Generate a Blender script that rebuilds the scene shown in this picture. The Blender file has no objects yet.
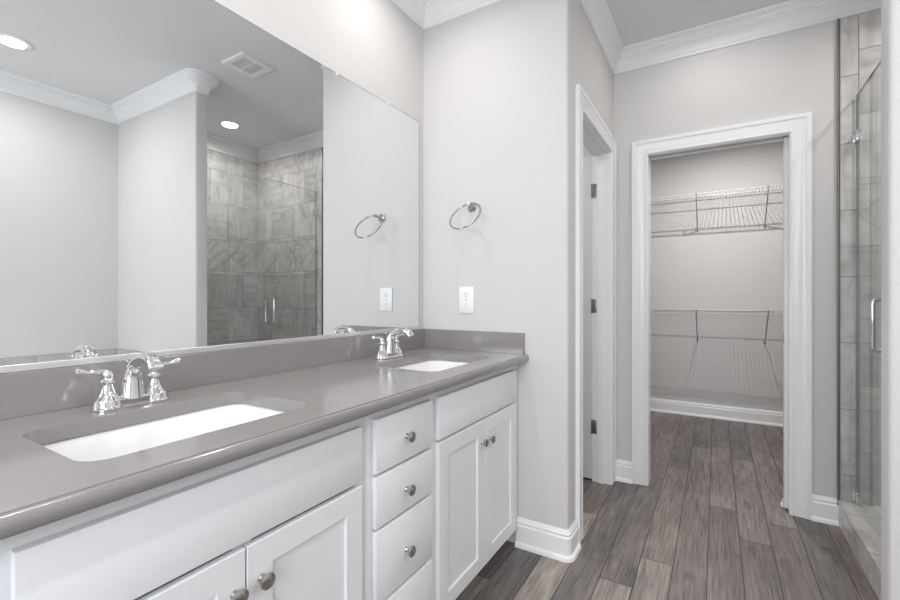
import bpy, bmesh, math, random
from mathutils import Vector, Matrix
random.seed(7)
PI = math.pi
scene = bpy.context.scene
COL = scene.collection

# ---------------------------------------------------------------- camera
cam_d = bpy.data.cameras.new('camera')
cam_d.sensor_fit = 'HORIZONTAL'; cam_d.sensor_width = 36.0
cam_d.lens = 429.72 * 36.0 / 900.0
cam_d.shift_x = -(470.48 - 450) / 900.0
cam_d.shift_y = (297.34 - 300) / 900.0
cam_d.clip_start = 0.02
cam = bpy.data.objects.new('camera', cam_d); COL.objects.link(cam)
cam.location = (0, 0, 1.1786)
cam.rotation_euler = (PI / 2, 0, math.radians(29.764))
scene.camera = cam

# ---------------------------------------------------------------- world, exposure, lights
w = bpy.data.worlds.new('sky'); scene.world = w; w.use_nodes = True
w.node_tree.nodes['Background'].inputs[0].default_value = (0.80, 0.90, 1.0, 1)
w.node_tree.nodes['Background'].inputs[1].default_value = 1.0
scene.view_settings.view_transform = 'Standard'
scene.view_settings.look = 'None'
scene.view_settings.exposure = 0.04
scene.view_settings.gamma = 1.0
scene.view_settings.use_curve_mapping = False

def area(name, loc, size, power, color, rot=(0, 0, 0), shape='DISK', size_y=None, spread=180):
    d = bpy.data.lights.new(name, 'AREA'); d.shape = shape; d.size = size
    if size_y: d.size_y = size_y
    d.energy = power; d.color = color; d.spread = math.radians(spread)
    o = bpy.data.objects.new(name, d); COL.objects.link(o)
    o.location = loc; o.rotation_euler = rot
    return o
WARM = (1.0, 0.965, 0.942)
COOL = (0.93, 0.965, 1.0)
CZ = 2.75                                    # ceiling height
# soft fill light set at an unseen window added behind the photographer
area('added_window_fill', (0.15, -1.57, 1.55), 1.5, 42, COOL, (PI / 2, 0, 0), 'RECTANGLE', 1.5)
# recessed cans (x, y, power); room, toilet and passage are added fill lamps
CANS = {'vanity_far': (-1.04, 1.40, 3.1), 'vanity_near': (-1.00, 0.52, 3.8), 'tub': (1.005, 0.89, 8),
        'shower': (1.084, 2.30, 8.5), 'room': (-0.05, -0.45, 13), 'closet': (0.08, 3.9, 19.5),
        'toilet': (-1.5, 2.5, 9), 'passage': (-0.04, 2.48, 2.0)}
for k, (x, y, p) in CANS.items():
    area('can_light_' + k, (x, y, CZ - 0.012), {'closet': 0.03, 'vanity_far': 0.07, 'vanity_near': 0.07}.get(k, 0.12), p, (1.0, .985, .972) if k == 'closet' else WARM, spread=150 if 'vanity' in k else 165)

# ---------------------------------------------------------------- material helpers
def newmat(name):
    m = bpy.data.materials.new(name); m.use_nodes = True
    nt = m.node_tree; b = nt.nodes['Principled BSDF']
    return m, nt, b
def N(nt, t, **kw):
    n = nt.nodes.new(t)
    for k, v in kw.items(): setattr(n, k, v)
    return n
def ramp(nt, stops):
    r = N(nt, 'ShaderNodeValToRGB'); e = r.color_ramp.elements
    while len(e) < len(stops): e.new(0.5)
    for el, (p, c) in zip(e, stops):
        el.position = p; el.color = (c[0], c[1], c[2], 1)
    return r
def plain(name, col, rough=0.5, metal=0.0, bump=0.0, bscale=60, var=0.0, coat=0.0, spec=0.5):
    m, nt, b = newmat(name)
    b.inputs['Base Color'].default_value = (*col, 1)
    b.inputs['Roughness'].default_value = rough
    b.inputs['Metallic'].default_value = metal
    b.inputs['Specular IOR Level'].default_value = spec
    if coat: b.inputs['Coat Weight'].default_value = coat; b.inputs['Coat Roughness'].default_value = 0.05
    tc = N(nt, 'ShaderNodeTexCoord'); no = N(nt, 'ShaderNodeTexNoise')
    no.inputs['Scale'].default_value = bscale; no.inputs['Detail'].default_value = 4
    nt.links.new(tc.outputs['Object'], no.inputs['Vector'])
    if var:
        r = ramp(nt, [(0.3, [c * (1 - var) for c in col]), (0.7, [min(1, c * (1 + var)) for c in col])])
        nt.links.new(no.outputs['Fac'], r.inputs['Fac']); nt.links.new(r.outputs['Color'], b.inputs['Base Color'])
    if bump:
        bp = N(nt, 'ShaderNodeBump'); bp.inputs['Strength'].default_value = bump; bp.inputs['Distance'].default_value = 0.002
        nt.links.new(no.outputs['Fac'], bp.inputs['Height']); nt.links.new(bp.outputs['Normal'], b.inputs['Normal'])
    return m
M_WALL = plain('wall_paint', (0.668, 0.655, 0.648), 0.75, bump=0.08, bscale=220, spec=0.25)
M_CEIL = plain('ceiling_paint', (0.80, 0.80, 0.805), 0.85, spec=0.2)
M_TRIM = plain('trim_enamel', (0.885, 0.89, 0.90), 0.28)
M_CAB = plain('cabinet_enamel', (0.83, 0.84, 0.86), 0.30)
M_DOOR = plain('door_enamel', (0.78, 0.775, 0.765), 0.35)
M_CHROME = plain('chrome', (0.76, 0.76, 0.78), 0.06, 1.0)
M_NICKEL = plain('satin_nickel', (0.50, 0.475, 0.45), 0.27, 1.0)
M_HINGE = plain('hinge_metal', (0.30, 0.295, 0.29), 0.35, 1.0)
M_CHROME_DARKENED = plain('darkened_chrome', (0.52, 0.52, 0.53), 0.10, 1.0)  # chrome with its colour darkened to imitate dark reflections on the towel ring
M_ALU = plain('mirror_channel_metal', (0.82, 0.82, 0.82), 0.38, 0.85)
M_CERAMIC = plain('sink_ceramic', (0.90, 0.90, 0.90), 0.08)
M_PLASTIC = plain('white_plastic', (0.88, 0.88, 0.88), 0.3)
M_DARK = plain('dark_gap', (0.05, 0.05, 0.05), 0.7)
M_WIRE = plain('white_vinyl_wire', (0.62, 0.62, 0.62), 0.35)
M_GREYWIRE = plain('grey_bracket_metal', (0.40, 0.40, 0.40), 0.4, 0.6)
M_EDGE = plain('tile_edge_metal', (0.25, 0.24, 0.23), 0.4, 0.7)
M_GROUT = plain('grout', (0.20, 0.195, 0.19), 0.9)
M_CLEAR = plain('clear_clip', (0.85, 0.86, 0.86), 0.15)

def quartz():
    m, nt, b = newmat('grey_quartz')
    tc = N(nt, 'ShaderNodeTexCoord')
    n1 = N(nt, 'ShaderNodeTexNoise'); n1.inputs['Scale'].default_value = 900; n1.inputs['Detail'].default_value = 2
    n2 = N(nt, 'ShaderNodeTexNoise'); n2.inputs['Scale'].default_value = 9; n2.inputs['Detail'].default_value = 5
    nt.links.new(tc.outputs['Object'], n1.inputs['Vector']); nt.links.new(tc.outputs['Object'], n2.inputs['Vector'])
    r1 = ramp(nt, [(0.35, (0.258, 0.241, 0.238)), (0.65, (0.315, 0.297, 0.293))])
    r2 = ramp(nt, [(0.3, (0.94, 0.94, 0.95)), (0.7, (1.0, 0.99, 0.98))])
    mx = N(nt, 'ShaderNodeMix', data_type='RGBA', blend_type='MULTIPLY'); mx.inputs[0].default_value = 1
    nt.links.new(n1.outputs['Fac'], r1.inputs['Fac']); nt.links.new(n2.outputs['Fac'], r2.inputs['Fac'])
    nt.links.new(r1.outputs['Color'], mx.inputs[6]); nt.links.new(r2.outputs['Color'], mx.inputs[7])
    nt.links.new(mx.outputs[2], b.inputs['Base Color'])
    b.inputs['Roughness'].default_value = 0.14
    b.inputs['Specular IOR Level'].default_value = 1.0
    return m
M_QUARTZ = quartz()

def tile_mat():
    m, nt, b = newmat('stone_tile')
    uv = N(nt, 'ShaderNodeUVMap'); uv.uv_map = 'UVMap'
    at = N(nt, 'ShaderNodeAttribute'); at.attribute_name = 'tone'
    mp = N(nt, 'ShaderNodeMapping'); mp.inputs['Scale'].default_value = (16, 1.6, 1)
    n1 = N(nt, 'ShaderNodeTexNoise'); n1.inputs['Scale'].default_value = 1.6; n1.inputs['Detail'].default_value = 6; n1.inputs['Distortion'].default_value = 0.35
    n2 = N(nt, 'ShaderNodeTexNoise'); n2.inputs['Scale'].default_value = 7; n2.inputs['Detail'].default_value = 5
    nt.links.new(uv.outputs['UV'], mp.inputs['Vector']); nt.links.new(mp.outputs['Vector'], n1.inputs['Vector'])
    nt.links.new(uv.outputs['UV'], n2.inputs['Vector'])
    r1 = ramp(nt, [(0.30, (0.44, 0.43, 0.42)), (0.5, (0.54, 0.53, 0.52)), (0.70, (0.61, 0.60, 0.59))])
    n2.inputs['Detail'].default_value = 9; n2.inputs['Distortion'].default_value = 1.2
    r2 = ramp(nt, [(0.32, (0.78, 0.77, 0.76)), (0.46, (0.97, 0.97, 0.97)), (0.65, (1.08, 1.08, 1.08))])
    nt.links.new(n1.outputs['Fac'], r1.inputs['Fac']); nt.links.new(n2.outputs['Fac'], r2.inputs['Fac'])
    mx = N(nt, 'ShaderNodeMix', data_type='RGBA', blend_type='MULTIPLY'); mx.inputs[0].default_value = 1
    nt.links.new(r1.outputs['Color'], mx.inputs[6]); nt.links.new(r2.outputs['Color'], mx.inputs[7])
    mr = N(nt, 'ShaderNodeMapRange'); mr.inputs['To Min'].default_value = 0.84; mr.inputs['To Max'].default_value = 1.12
    nt.links.new(at.outputs['Fac'], mr.inputs['Value'])
    mx2 = N(nt, 'ShaderNodeMix', data_type='RGBA', blend_type='MULTIPLY'); mx2.inputs[0].default_value = 1
    nt.links.new(mx.outputs[2], mx2.inputs[6]); nt.links.new(mr.outputs['Result'], mx2.inputs[7])
    nt.links.new(mx2.outputs[2], b.inputs['Base Color'])
    b.inputs['Roughness'].default_value = 0.38
    return m
M_TILE = tile_mat()

def plank_mat():
    m, nt, b = newmat('grey_brown_wood_plank')
    uv = N(nt, 'ShaderNodeUVMap'); uv.uv_map = 'UVMap'
    at = N(nt, 'ShaderNodeAttribute'); at.attribute_name = 'tone'
    base = ramp(nt, [(0.0, (0.100, 0.088, 0.083)), (0.28, (0.165, 0.150, 0.145)), (0.5, (0.205, 0.175, 0.161)), (0.75, (0.280, 0.240, 0.218)), (1.0, (0.335, 0.293, 0.266))])
    nt.links.new(at.outputs['Fac'], base.inputs['Fac'])
    # fine grain drawn out along the board
    mp = N(nt, 'ShaderNodeMapping'); mp.inputs['Scale'].default_value = (150, 4.5, 1)
    n1 = N(nt, 'ShaderNodeTexNoise'); n1.inputs['Scale'].default_value = 1; n1.inputs['Detail'].default_value = 7; n1.inputs['Roughness'].default_value = 0.62; n1.inputs['Distortion'].default_value = 0.5
    nt.links.new(uv.outputs['UV'], mp.inputs['Vector']); nt.links.new(mp.outputs['Vector'], n1.inputs['Vector'])
    g1 = ramp(nt, [(0.32, (0.34, 0.33, 0.33)), (0.46, (0.90, 0.90, 0.90)), (0.58, (1.12, 1.12, 1.12)), (0.72, (1.38, 1.38, 1.38))])
    nt.links.new(n1.outputs['Fac'], g1.inputs['Fac'])
    # cloudy tone variation and cathedral figure
    mp2 = N(nt, 'ShaderNodeMapping'); mp2.inputs['Scale'].default_value = (9, 1.7, 1)
    n2 = N(nt, 'ShaderNodeTexNoise'); n2.inputs['Scale'].default_value = 1; n2.inputs['Detail'].default_value = 3
    nt.links.new(uv.outputs['UV'], mp2.inputs['Vector']); nt.links.new(mp2.outputs['Vector'], n2.inputs['Vector'])
    g2 = ramp(nt, [(0.3, (0.74, 0.745, 0.76)), (0.7, (1.2, 1.18, 1.16))])
    nt.links.new(n2.outputs['Fac'], g2.inputs['Fac'])
    wv = N(nt, 'ShaderNodeMath', operation='MULTIPLY'); wv.inputs[1].default_value = 44
    nt.links.new(n2.outputs['Fac'], wv.inputs[0])
    sn = N(nt, 'ShaderNodeMath', operation='SINE'); nt.links.new(wv.outputs[0], sn.inputs[0])
    g3 = N(nt, 'ShaderNodeMapRange'); g3.inputs['From Min'].default_value = -1; g3.inputs['To Min'].default_value = 0.88; g3.inputs['To Max'].default_value = 1.06
    nt.links.new(sn.outputs[0], g3.inputs['Value'])
    # knots
    vo = N(nt, 'ShaderNodeTexVoronoi'); vo.inputs['Scale'].default_value = 3.1; vo.inputs['Randomness'].default_value = 1.0
    mp3 = N(nt, 'ShaderNodeMapping'); mp3.inputs['Scale'].default_value = (1.3, 1, 1)
    nt.links.new(uv.outputs['UV'], mp3.inputs['Vector']); nt.links.new(mp3.outputs['Vector'], vo.inputs['Vector'])
    kn = ramp(nt, [(0.0, (0.30, 0.28, 0.27)), (0.05, (0.66, 0.65, 0.64)), (0.13, (1, 1, 1))])
    nt.links.new(vo.outputs['Distance'], kn.inputs['Fac'])
    cur = base.outputs['Color']
    for g in (g1.outputs['Color'], g2.outputs['Color'], g3.outputs['Result'], kn.outputs['Color']):
        mx = N(nt, 'ShaderNodeMix', data_type='RGBA', blend_type='MULTIPLY'); mx.inputs[0].default_value = 1
        nt.links.new(cur, mx.inputs[6]); nt.links.new(g, mx.inputs[7]); cur = mx.outputs[2]
    nt.links.new(cur, b.inputs['Base Color'])
    b.inputs['Roughness'].default_value = 0.42
    bp = N(nt, 'ShaderNodeBump'); bp.inputs['Strength'].default_value = 0.25; bp.inputs['Distance'].default_value = 0.001
    nt.links.new(n1.outputs['Fac'], bp.inputs['Height']); nt.links.new(bp.outputs['Normal'], b.inputs['Normal'])
    return m
M_PLANK = plank_mat()

def glass_mat():
    m, nt, b = newmat('clear_shower_glass'); nt.nodes.remove(b)
    out = nt.nodes['Material Output']
    tr = N(nt, 'ShaderNodeBsdfTransparent'); tr.inputs[0].default_value = (0.962, 0.972, 0.966, 1)
    gl = N(nt, 'ShaderNodeBsdfGlossy'); gl.inputs['Roughness'].default_value = 0.0
    gl.inputs['Color'].default_value = (1, 1, 1, 1)
    lw = N(nt, 'ShaderNodeLayerWeight'); lw.inputs['Blend'].default_value = 0.5
    pw = N(nt, 'ShaderNodeMath', operation='POWER'); pw.inputs[1].default_value = 5
    fr = N(nt, 'ShaderNodeMath', operation='MULTIPLY_ADD'); fr.inputs[1].default_value = 0.90; fr.inputs[2].default_value = 0.035
    nt.links.new(lw.outputs['Facing'], pw.inputs[0]); nt.links.new(pw.outputs[0], fr.inputs[0])
    mx = N(nt, 'ShaderNodeMixShader')
    nt.links.new(fr.outputs[0], mx.inputs[0]); nt.links.new(tr.outputs[0], mx.inputs[1]); nt.links.new(gl.outputs[0], mx.inputs[2])
    nt.links.new(mx.outputs[0], out.inputs['Surface'])
    return m
M_GLASS = glass_mat()
def mirror_mat():
    m, nt, b = newmat('mirror_silver')
    b.inputs['Base Color'].default_value = (0.870, 0.890, 0.897, 1)
    b.inputs['Metallic'].default_value = 1; b.inputs['Roughness'].default_value = 0.0
    return m
M_MIRROR = mirror_mat()
def emit_mat(name, col, s):
    m, nt, b = newmat(name)
    b.inputs['Base Color'].default_value = (0.9, 0.9, 0.9, 1)
    b.inputs['Emission Color'].default_value = (*col, 1); b.inputs['Emission Strength'].default_value = s
    return m
M_LENS = emit_mat('lit_lamp_lens', (1, 0.97, 0.93), 8)

# ---------------------------------------------------------------- mesh helpers
def smooth(me, ang=35):
    for p in me.polygons: p.use_smooth = True
    me.set_sharp_from_angle(angle=math.radians(ang))
def obj(name, bm, mat, parent=None, kind=None, sm=None, recalc=True):
    if recalc: bmesh.ops.recalc_face_normals(bm, faces=bm.faces[:])
    me = bpy.data.meshes.new(name); bm.to_mesh(me); bm.free()
    mats = mat if isinstance(mat, (list, tuple)) else [mat]
    for mm in mats: me.materials.append(mm)
    if sm: smooth(me, sm)
    o = bpy.data.objects.new(name, me); COL.objects.link(o)
    if parent: o.parent = parent
    if kind: o['kind'] = kind
    return o
def empty(name, loc=(0, 0, 0), rz=0):
    o = bpy.data.objects.new(name, None); COL.objects.link(o); o.location = loc
    o.rotation_euler = (0, 0, rz); o.empty_display_size = 0.05
    return o
def tag(o, label=None, cat=None, group=None, kind=None):
    if label: o['label'] = label
    if cat: o['category'] = cat
    if group: o['group'] = group
    if kind: o['kind'] = kind
    return o
def dup(o, parent=None, loc=None):
    c = o.copy(); COL.objects.link(c); c.parent = parent
    if loc is not None: c.location = loc
    for ch in list(o.children): dup(ch, c)
    return c
def box(bm, x0, x1, y0, y1, z0, z1, bevel=0.0, seg=2, mi=0):
    v = [bm.verts.new((x, y, z)) for z in (z0, z1) for (x, y) in ((x0, y0), (x1, y0), (x1, y1), (x0, y1))]
    F = [(3, 2, 1, 0), (4, 5, 6, 7), (0, 1, 5, 4), (1, 2, 6, 5), (2, 3, 7, 6), (3, 0, 4, 7)]
    fs = [bm.faces.new([v[i] for i in f]) for f in F]
    for f in fs: f.material_index = mi
    if bevel:
        es = list({e for f in fs for e in f.edges})
        r = bmesh.ops.bevel(bm, geom=es, offset=bevel, segments=seg, affect='EDGES', profile=0.5)
        for f in r['faces']: f.material_index = mi
def prism(bm, pts, z0, z1):
    lo = [bm.verts.new((x, y, z0)) for x, y in pts]; hi = [bm.verts.new((x, y, z1)) for x, y in pts]
    n = len(pts)
    bm.faces.new(lo[::-1]); bm.faces.new(hi)
    for i in range(n): bm.faces.new([lo[i], lo[(i + 1) % n], hi[(i + 1) % n], hi[i]])
def loft(bm, rings, close_u=True, cap0=False, cap1=False):
    vr = [[bm.verts.new(p) for p in r] for r in rings]
    n = len(vr[0])
    for a, b in zip(vr[:-1], vr[1:]):
        for i in range(n if close_u else n - 1):
            j = (i + 1) % n
            bm.faces.new([a[i], a[j], b[j], b[i]])
    if cap0: bm.faces.new(vr[0][::-1])
    if cap1: bm.faces.new(vr[-1])
    return vr
def lathe(bm, prof, c=(0, 0, 0), seg=24, M=None):
    """prof = [(r, z)]; capped where r == 0 is approximated by a tiny radius."""
    rings = []
    for r, z in prof:
        ring = []
        for k in range(seg):
            a = 2 * PI * k / seg
            p = Vector((max(r, 1e-5) * math.cos(a), max(r, 1e-5) * math.sin(a), z))
            if M: p = M @ p
            ring.append(p + Vector(c))
        rings.append(ring)
    loft(bm, rings, True, True, True)
def tube(bm, pts, rad, seg=10, flat=1.0, cap=True, up=(0, 0, 1), closed=False):
    pts = [Vector(p) for p in pts]; n = len(pts)
    rr = rad if isinstance(rad, (list, tuple)) else [rad] * n
    rings = []
    nprev = None
    for i, p in enumerate(pts):
        if closed: t = (pts[(i + 1) % n] - pts[i - 1]).normalized()
        elif i == 0: t = (pts[1] - p).normalized()
        elif i == n - 1: t = (p - pts[-2]).normalized()
        else: t = ((pts[i + 1] - p).normalized() + (p - pts[i - 1]).normalized()).normalized()
        if nprev is None:
            u = Vector(up)
            if abs(u.dot(t)) > 0.95: u = Vector((1, 0, 0))
            a = (u - t * u.dot(t)).normalized()
        else: a = (nprev - t * nprev.dot(t)).normalized()
        nprev = a; b = t.cross(a)
        rings.append([p + a * (rr[i] * math.cos(2 * PI * k / seg)) + b * (rr[i] * flat * math.sin(2 * PI * k / seg)) for k in range(seg)])
    if closed: rings.append(rings[0])
    loft(bm, rings, True, cap and not closed, cap and not closed)
    if closed: bmesh.ops.remove_doubles(bm, verts=bm.verts[:], dist=1e-6)
def smooth_path(pts, k=6):
    P = [Vector(p) for p in pts]; out = []
    for i in range(len(P) - 1):
        p0 = P[max(i - 1, 0)]; p1 = P[i]; p2 = P[i + 1]; p3 = P[min(i + 2, len(P) - 1)]
        for j in range(k):
            t = j / k
            out.append(0.5 * ((2 * p1) + (-p0 + p2) * t + (2 * p0 - 5 * p1 + 4 * p2 - p3) * t * t + (-p0 + 3 * p1 - 3 * p2 + p3) * t ** 3))
    out.append(P[-1]); return out
def mitre(path, prof, closed=False):
    """rings of (a, b, c): the profile (offset to the left of the path, c) swept along a 2-D path with mitred corners"""
    n = len(path); P = [Vector(p) for p in path]; rings = []
    for i in range(n):
        if closed: d0 = (P[i] - P[i - 1]).normalized(); d1 = (P[(i + 1) % n] - P[i]).normalized()
        else:
            d1 = (P[min(i + 1, n - 1)] - P[min(i, n - 2)]).normalized(); d0 = (P[max(i, 1)] - P[max(i - 1, 0)]).normalized()
        n0 = Vector((-d0.y, d0.x)); n1 = Vector((-d1.y, d1.x))
        m = (n0 + n1); m = m / max(1e-6, m.dot(n0)) if m.length > 1e-6 else n0
        rings.append([(P[i].x + m.x * o, P[i].y + m.y * o, c) for o, c in prof])
    return rings
def round_corner(a, c, b, r, k=4):
    """points replacing corner c between a and b by an arc of radius r (square corners)"""
    a, c, b = Vector(a), Vector(c), Vector(b)
    u = (a - c).normalized(); v = (b - c).normalized(); o = c + (u + v) * r
    return [tuple(o - v * r * math.cos(t) - u * r * math.sin(t)) for t in [PI / 2 * i / k for i in range(k + 1)]]

# ================================================================ ROOM
XM = -1.377          # mirror wall
YT = 1.895           # wall at the end of the vanity
XE = -0.578          # passage face of that wall
YE = 2.89            # wall with the closet opening
XR = 1.611; XS = 1.555            # far wall of the tub and shower
YB0, YB1 = 1.66, 1.745   # short wall between tub and shower
XB = 0.43
YBACK = -1.6
YC = 4.83            # closet back wall
DHW = 2.090
DH = 2.068           # door openings
WC0, WC1 = 2.105, 2.782  # toilet-room opening
CX0, CX1 = -0.369, 0.345 # closet opening

def wall(name, fn):
    bm = bmesh.new(); fn(bm); return obj(name, bm, M_WALL, kind='structure', sm=40)
wall('wall_left', lambda bm: prism(bm, [(XM - .12, YBACK - .12), (XM, YBACK), (XM, YT + .05), (XM - .12, YT + .05)], 0, CZ))
def f(bm):
    rc = round_corner((XM, YT), (XE, YT), (XE, 2.01), .014)
    prism(bm, [(-2.5, YT + .11), (-2.5, YT), ] + rc + [(XE, WC0 - .015), (XE - .112, WC0 - .015), (XE - .112, YT + .11)], 0, CZ)
wall('wall_vanity_end', f)
def f(bm):
    box(bm, XE - .112, XE, WC0 - .015, WC1 + .015, DHW + .018, CZ)
    box(bm, XE - .112, XE, WC1 + .015, YE, 0, CZ)
wall('wall_passage', f)
def f(bm):
    box(bm, -2.5, CX0 - .02, YE, YE + .11, 0, CZ)
    box(bm, CX0 - .02, CX1 + .02, YE, YE + .11, DH + .02, CZ)
    # pocket wall right of the opening: two skins with the door slot between them
    box(bm, CX1 + .02, XR + .12, YE, YE + .030, 0, CZ)
    box(bm, CX1 + .02, XR + .12, YE + .080, YE + .11, 0, CZ)
    box(bm, 1.16, XR + .12, YE + .030, YE + .080, 0, CZ)
    box(bm, CX1 + .02, 1.16, YE + .030, YE + .080, DH + .02, CZ)
wall('wall_closet_opening', f)
def f(bm):
    r1 = round_corner((XB + .5, YB0), (XB, YB0), (XB, YB1), .014)
    r2 = round_corner((XB, YB0), (XB, YB1), (XB + .5, YB1), .014)
    prism(bm, [(XR + .01, YB0)] + r1 + r2 + [(XR + .01, YB1)], 0, CZ)
wall('wall_shower_side', f)
wall('wall_right', lambda bm: (box(bm, XR, XR + .12, YBACK, YE, 0, CZ), box(bm, XS, XR, YB1, YE, 0, CZ)))
def f(bm):
    x0, x1, z0, z1 = -0.65, 0.95, 0.75, 2.35
    box(bm, XM, x0, YBACK - .12, YBACK, 0, CZ); box(bm, x1, XR + .12, YBACK - .12, YBACK, 0, CZ)
    box(bm, x0, x1, YBACK - .12, YBACK, 0, z0); box(bm, x0, x1, YBACK - .12, YBACK, z1, CZ)
wall('wall_back', f)
wall('wall_closet_back', lambda bm: box(bm, -1.25, 1.35, YC, YC + .1, 0, CZ))
wall('wall_closet_left', lambda bm: box(bm, -1.25, -1.15, YE + .11, YC, 0, CZ))
wall('wall_closet_right', lambda bm: box(bm, 1.25, 1.35, YE + .11, YC, 0, CZ))
wall('wall_toilet_left', lambda bm: box(bm, -2.5, -2.4, YT + .11, YE, 0, CZ))
bm = bmesh.new(); box(bm, -2.5, XR + .12, YBACK - .12, YC + .1, CZ, CZ + .1); obj('ceiling', bm, M_CEIL, kind='structure')

# added window behind the photographer, carrying the fill light (frame and panes)
bm = bmesh.new()
for a in ((-.65, -.59, .75, 2.35), (.89, .95, .75, 2.35), (-.59, .89, .75, .81), (-.59, .89, 2.29, 2.35), (-.59, .89, 1.53, 1.57)):
    box(bm, a[0], a[1], YBACK - .09, YBACK - .03, a[2], a[3])
added_win = obj('added_window_1', bm, M_TRIM, kind='structure')
bm = bmesh.new(); box(bm, -.6, .9, YBACK - .066, YBACK - .060, .80, 2.30); obj('pane', bm, M_GLASS, added_win)

# ---- floor planks: seams and butt joints read from the photo
def plank_floor():
    bm = bmesh.new(); uvl = bm.loops.layers.uv.new('UVMap'); tl = bm.verts.layers.float.new('tone')
    W = 0.1315; X0 = -0.033; y0, y1 = YBACK, YC
    J = {-8: [(1.0, .55)], -7: [(.3, .4), (1.598, .62), (2.9, .1)], -6: [(.0, .6), (2.75, .22), (3.6, .5)],
         -5: [(1.0, .3), (2.363, .86), (3.3, .42), (4.2, .3)], -4: [(.7, .6), (3.35, .27), (4.3, .5)],
         -3: [(.6, .3), (1.842, .86), (3.036, .33), (4.208, .62)], -2: [(.9, .35), (2.079, .84), (3.284, .60), (4.489, .34)],
         -1: [(1.25, .3), (3.827, .52), (5, .34)], 0: [(1.1, .3), (2.786, .50), (3.909, .62), (5, .36)],
         1: [(.8, .6), (2.472, .38), (3.68, .66), (5, .30)], 2: [(1.3, .6), (2.717, .40), (3.93, .68), (5, .52)],
         3: [(.9, .5), (3.571, .26), (4.6, .5)], 4: [(1.5, .3), (3.4, .50), (4.4, .3)]}
    def quad(xa, xb, ya, yb, tone, z=0.0, g=0.0018):
        vs = [bm.verts.new(p) for p in ((xa + g, ya + g, z), (xb - g, ya + g, z), (xb - g, yb - g, z), (xa + g, yb - g, z))]
        fc = bm.faces.new(vs); ox, oy = random.uniform(0, 60), random.uniform(0, 60)
        for lp in fc.loops:
            lp[uvl].uv = (lp.vert.co.x + ox, lp.vert.co.y + oy); lp.vert[tl] = tone
    k0 = int(math.floor((-2.4 - X0) / W)); k1 = int(math.ceil((XR - X0) / W))
    for k in range(k0, k1):
        xa = X0 + k * W; xb = xa + W; ya = y0
        lst = J.get(k)
        if lst is None:
            lst = []; y = y0 + random.uniform(.2, 1.2)
            while y < y1: lst.append((y, random.choice((.15, .3, .4, .5, .62, .8)))); y += random.choice((.9, 1.2, 1.2))
        for yb, tone in lst:
            yb = min(yb, y1)
            if yb > ya: quad(xa, xb, ya, yb, tone)
            ya = yb
        if ya < y1: quad(xa, xb, ya, y1, random.choice((.3, .5, .62)))
    # solid dark core under the boards, with the boards' edges closed
    nf = len(bm.faces)
    box(bm, -2.5, XR + .12, YBACK - .12, YC + .1, -.06, -.0012, mi=1)
    return obj('floor', bm, [M_PLANK, M_DARK], kind='structure', recalc=False)
plank_floor()

# ---- crown moulding (one run per wall)
CR = [(0, -.127), (.006, -.127), (.010, -.125), (.012, -.121), (.011, -.117), (.008, -.114), (.008, -.109), (.012, -.106), (.016, -.098), (.026, -.078), (.038, -.062), (.050, -.053),
      (.050, -.047), (.054, -.044), (.058, -.040), (.058, -.034), (.055, -.030), (.055, -.026), (.061, -.022), (.070, -.014), (.076, -.012), (.076, -.002), (.076, 0), (0, 0)]
RCN = .014
c1 = round_corner((XB + .5, YB0), (XB, YB0), (XB, YB1), RCN, 4); c2 = round_corner((XB, YB0), (XB, YB1), (XB + .5, YB1), RCN, 4)
c3 = round_corner((XE, 2.2), (XE, YT), (XM, YT), RCN, 4)
croom = [(XM, YBACK), (XR, YBACK), (XR, YB0)] + c1 + c2 + [(XS, YB1), (XS, YE), (XE, YE)] + c3 + [(XM, YT)]
crings = mitre(croom, [(o, CZ + z) for o, z in CR], closed=True)
cuts = [i for i, p in enumerate(croom) if p not in c1 + c2 + c3]
rings = cuts
for q, i0 in enumerate(cuts):
    i1 = cuts[(q + 1) % len(cuts)]; idx = [i0]
    while idx[-1] != i1: idx.append((idx[-1] + 1) % len(croom))
    bm = bmesh.new(); loft(bm, [crings[i] for i in idx], True, True, True)
    obj('trim_%d' % (q + 1), bm, M_TRIM, kind='structure', sm=24)

# ---- baseboards
BB = [(0, 0), (.030, 0), (.030, .006), (.026, .016), (.018, .021), (.0165, .022), (.0165, .096), (.012, .100), (.0105, .104), (.0125, .108), (.0125, .113),
      (.009, .117), (.007, .124), (.003, .131), (0, .131)]
def base_run(name, path):
    bm = bmesh.new(); loft(bm, mitre(path, BB), True, True, True); obj('baseboard_' + name, bm, M_TRIM, kind='structure', sm=28)
rc = round_corner((XE, 2.01), (XE, YT), (XM, YT), .014, 3)
base_run('vanity_end', [(XE, 2.011)] + rc + [(-.826, YT)])
base_run('closet_wall_right', [(.550, YE), (.437, YE)])
base_run('closet_wall_left', [(-.463, YE), (-.560, YE)])
r1 = round_corner((XB + .5, YB0), (XB, YB0), (XB, YB1), .014, 3)
base_run('shower_side', [(.78, YB0)] + r1 + [(XB, YB1)])
base_run('left', [(XM, .04), (XM, YBACK)])
base_run('back', [(XM, YBACK), (XR, YBACK)])
base_run('right', [(XR, YBACK), (XR, -.28)])
base_run('closet_back', [(1.25, YC), (-1.15, YC)])
base_run('closet_left', [(-1.15, YC), (-1.15, YE + .11)])
base_run('closet_right', [(1.25, YE + .11), (1.25, YC)])

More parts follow.
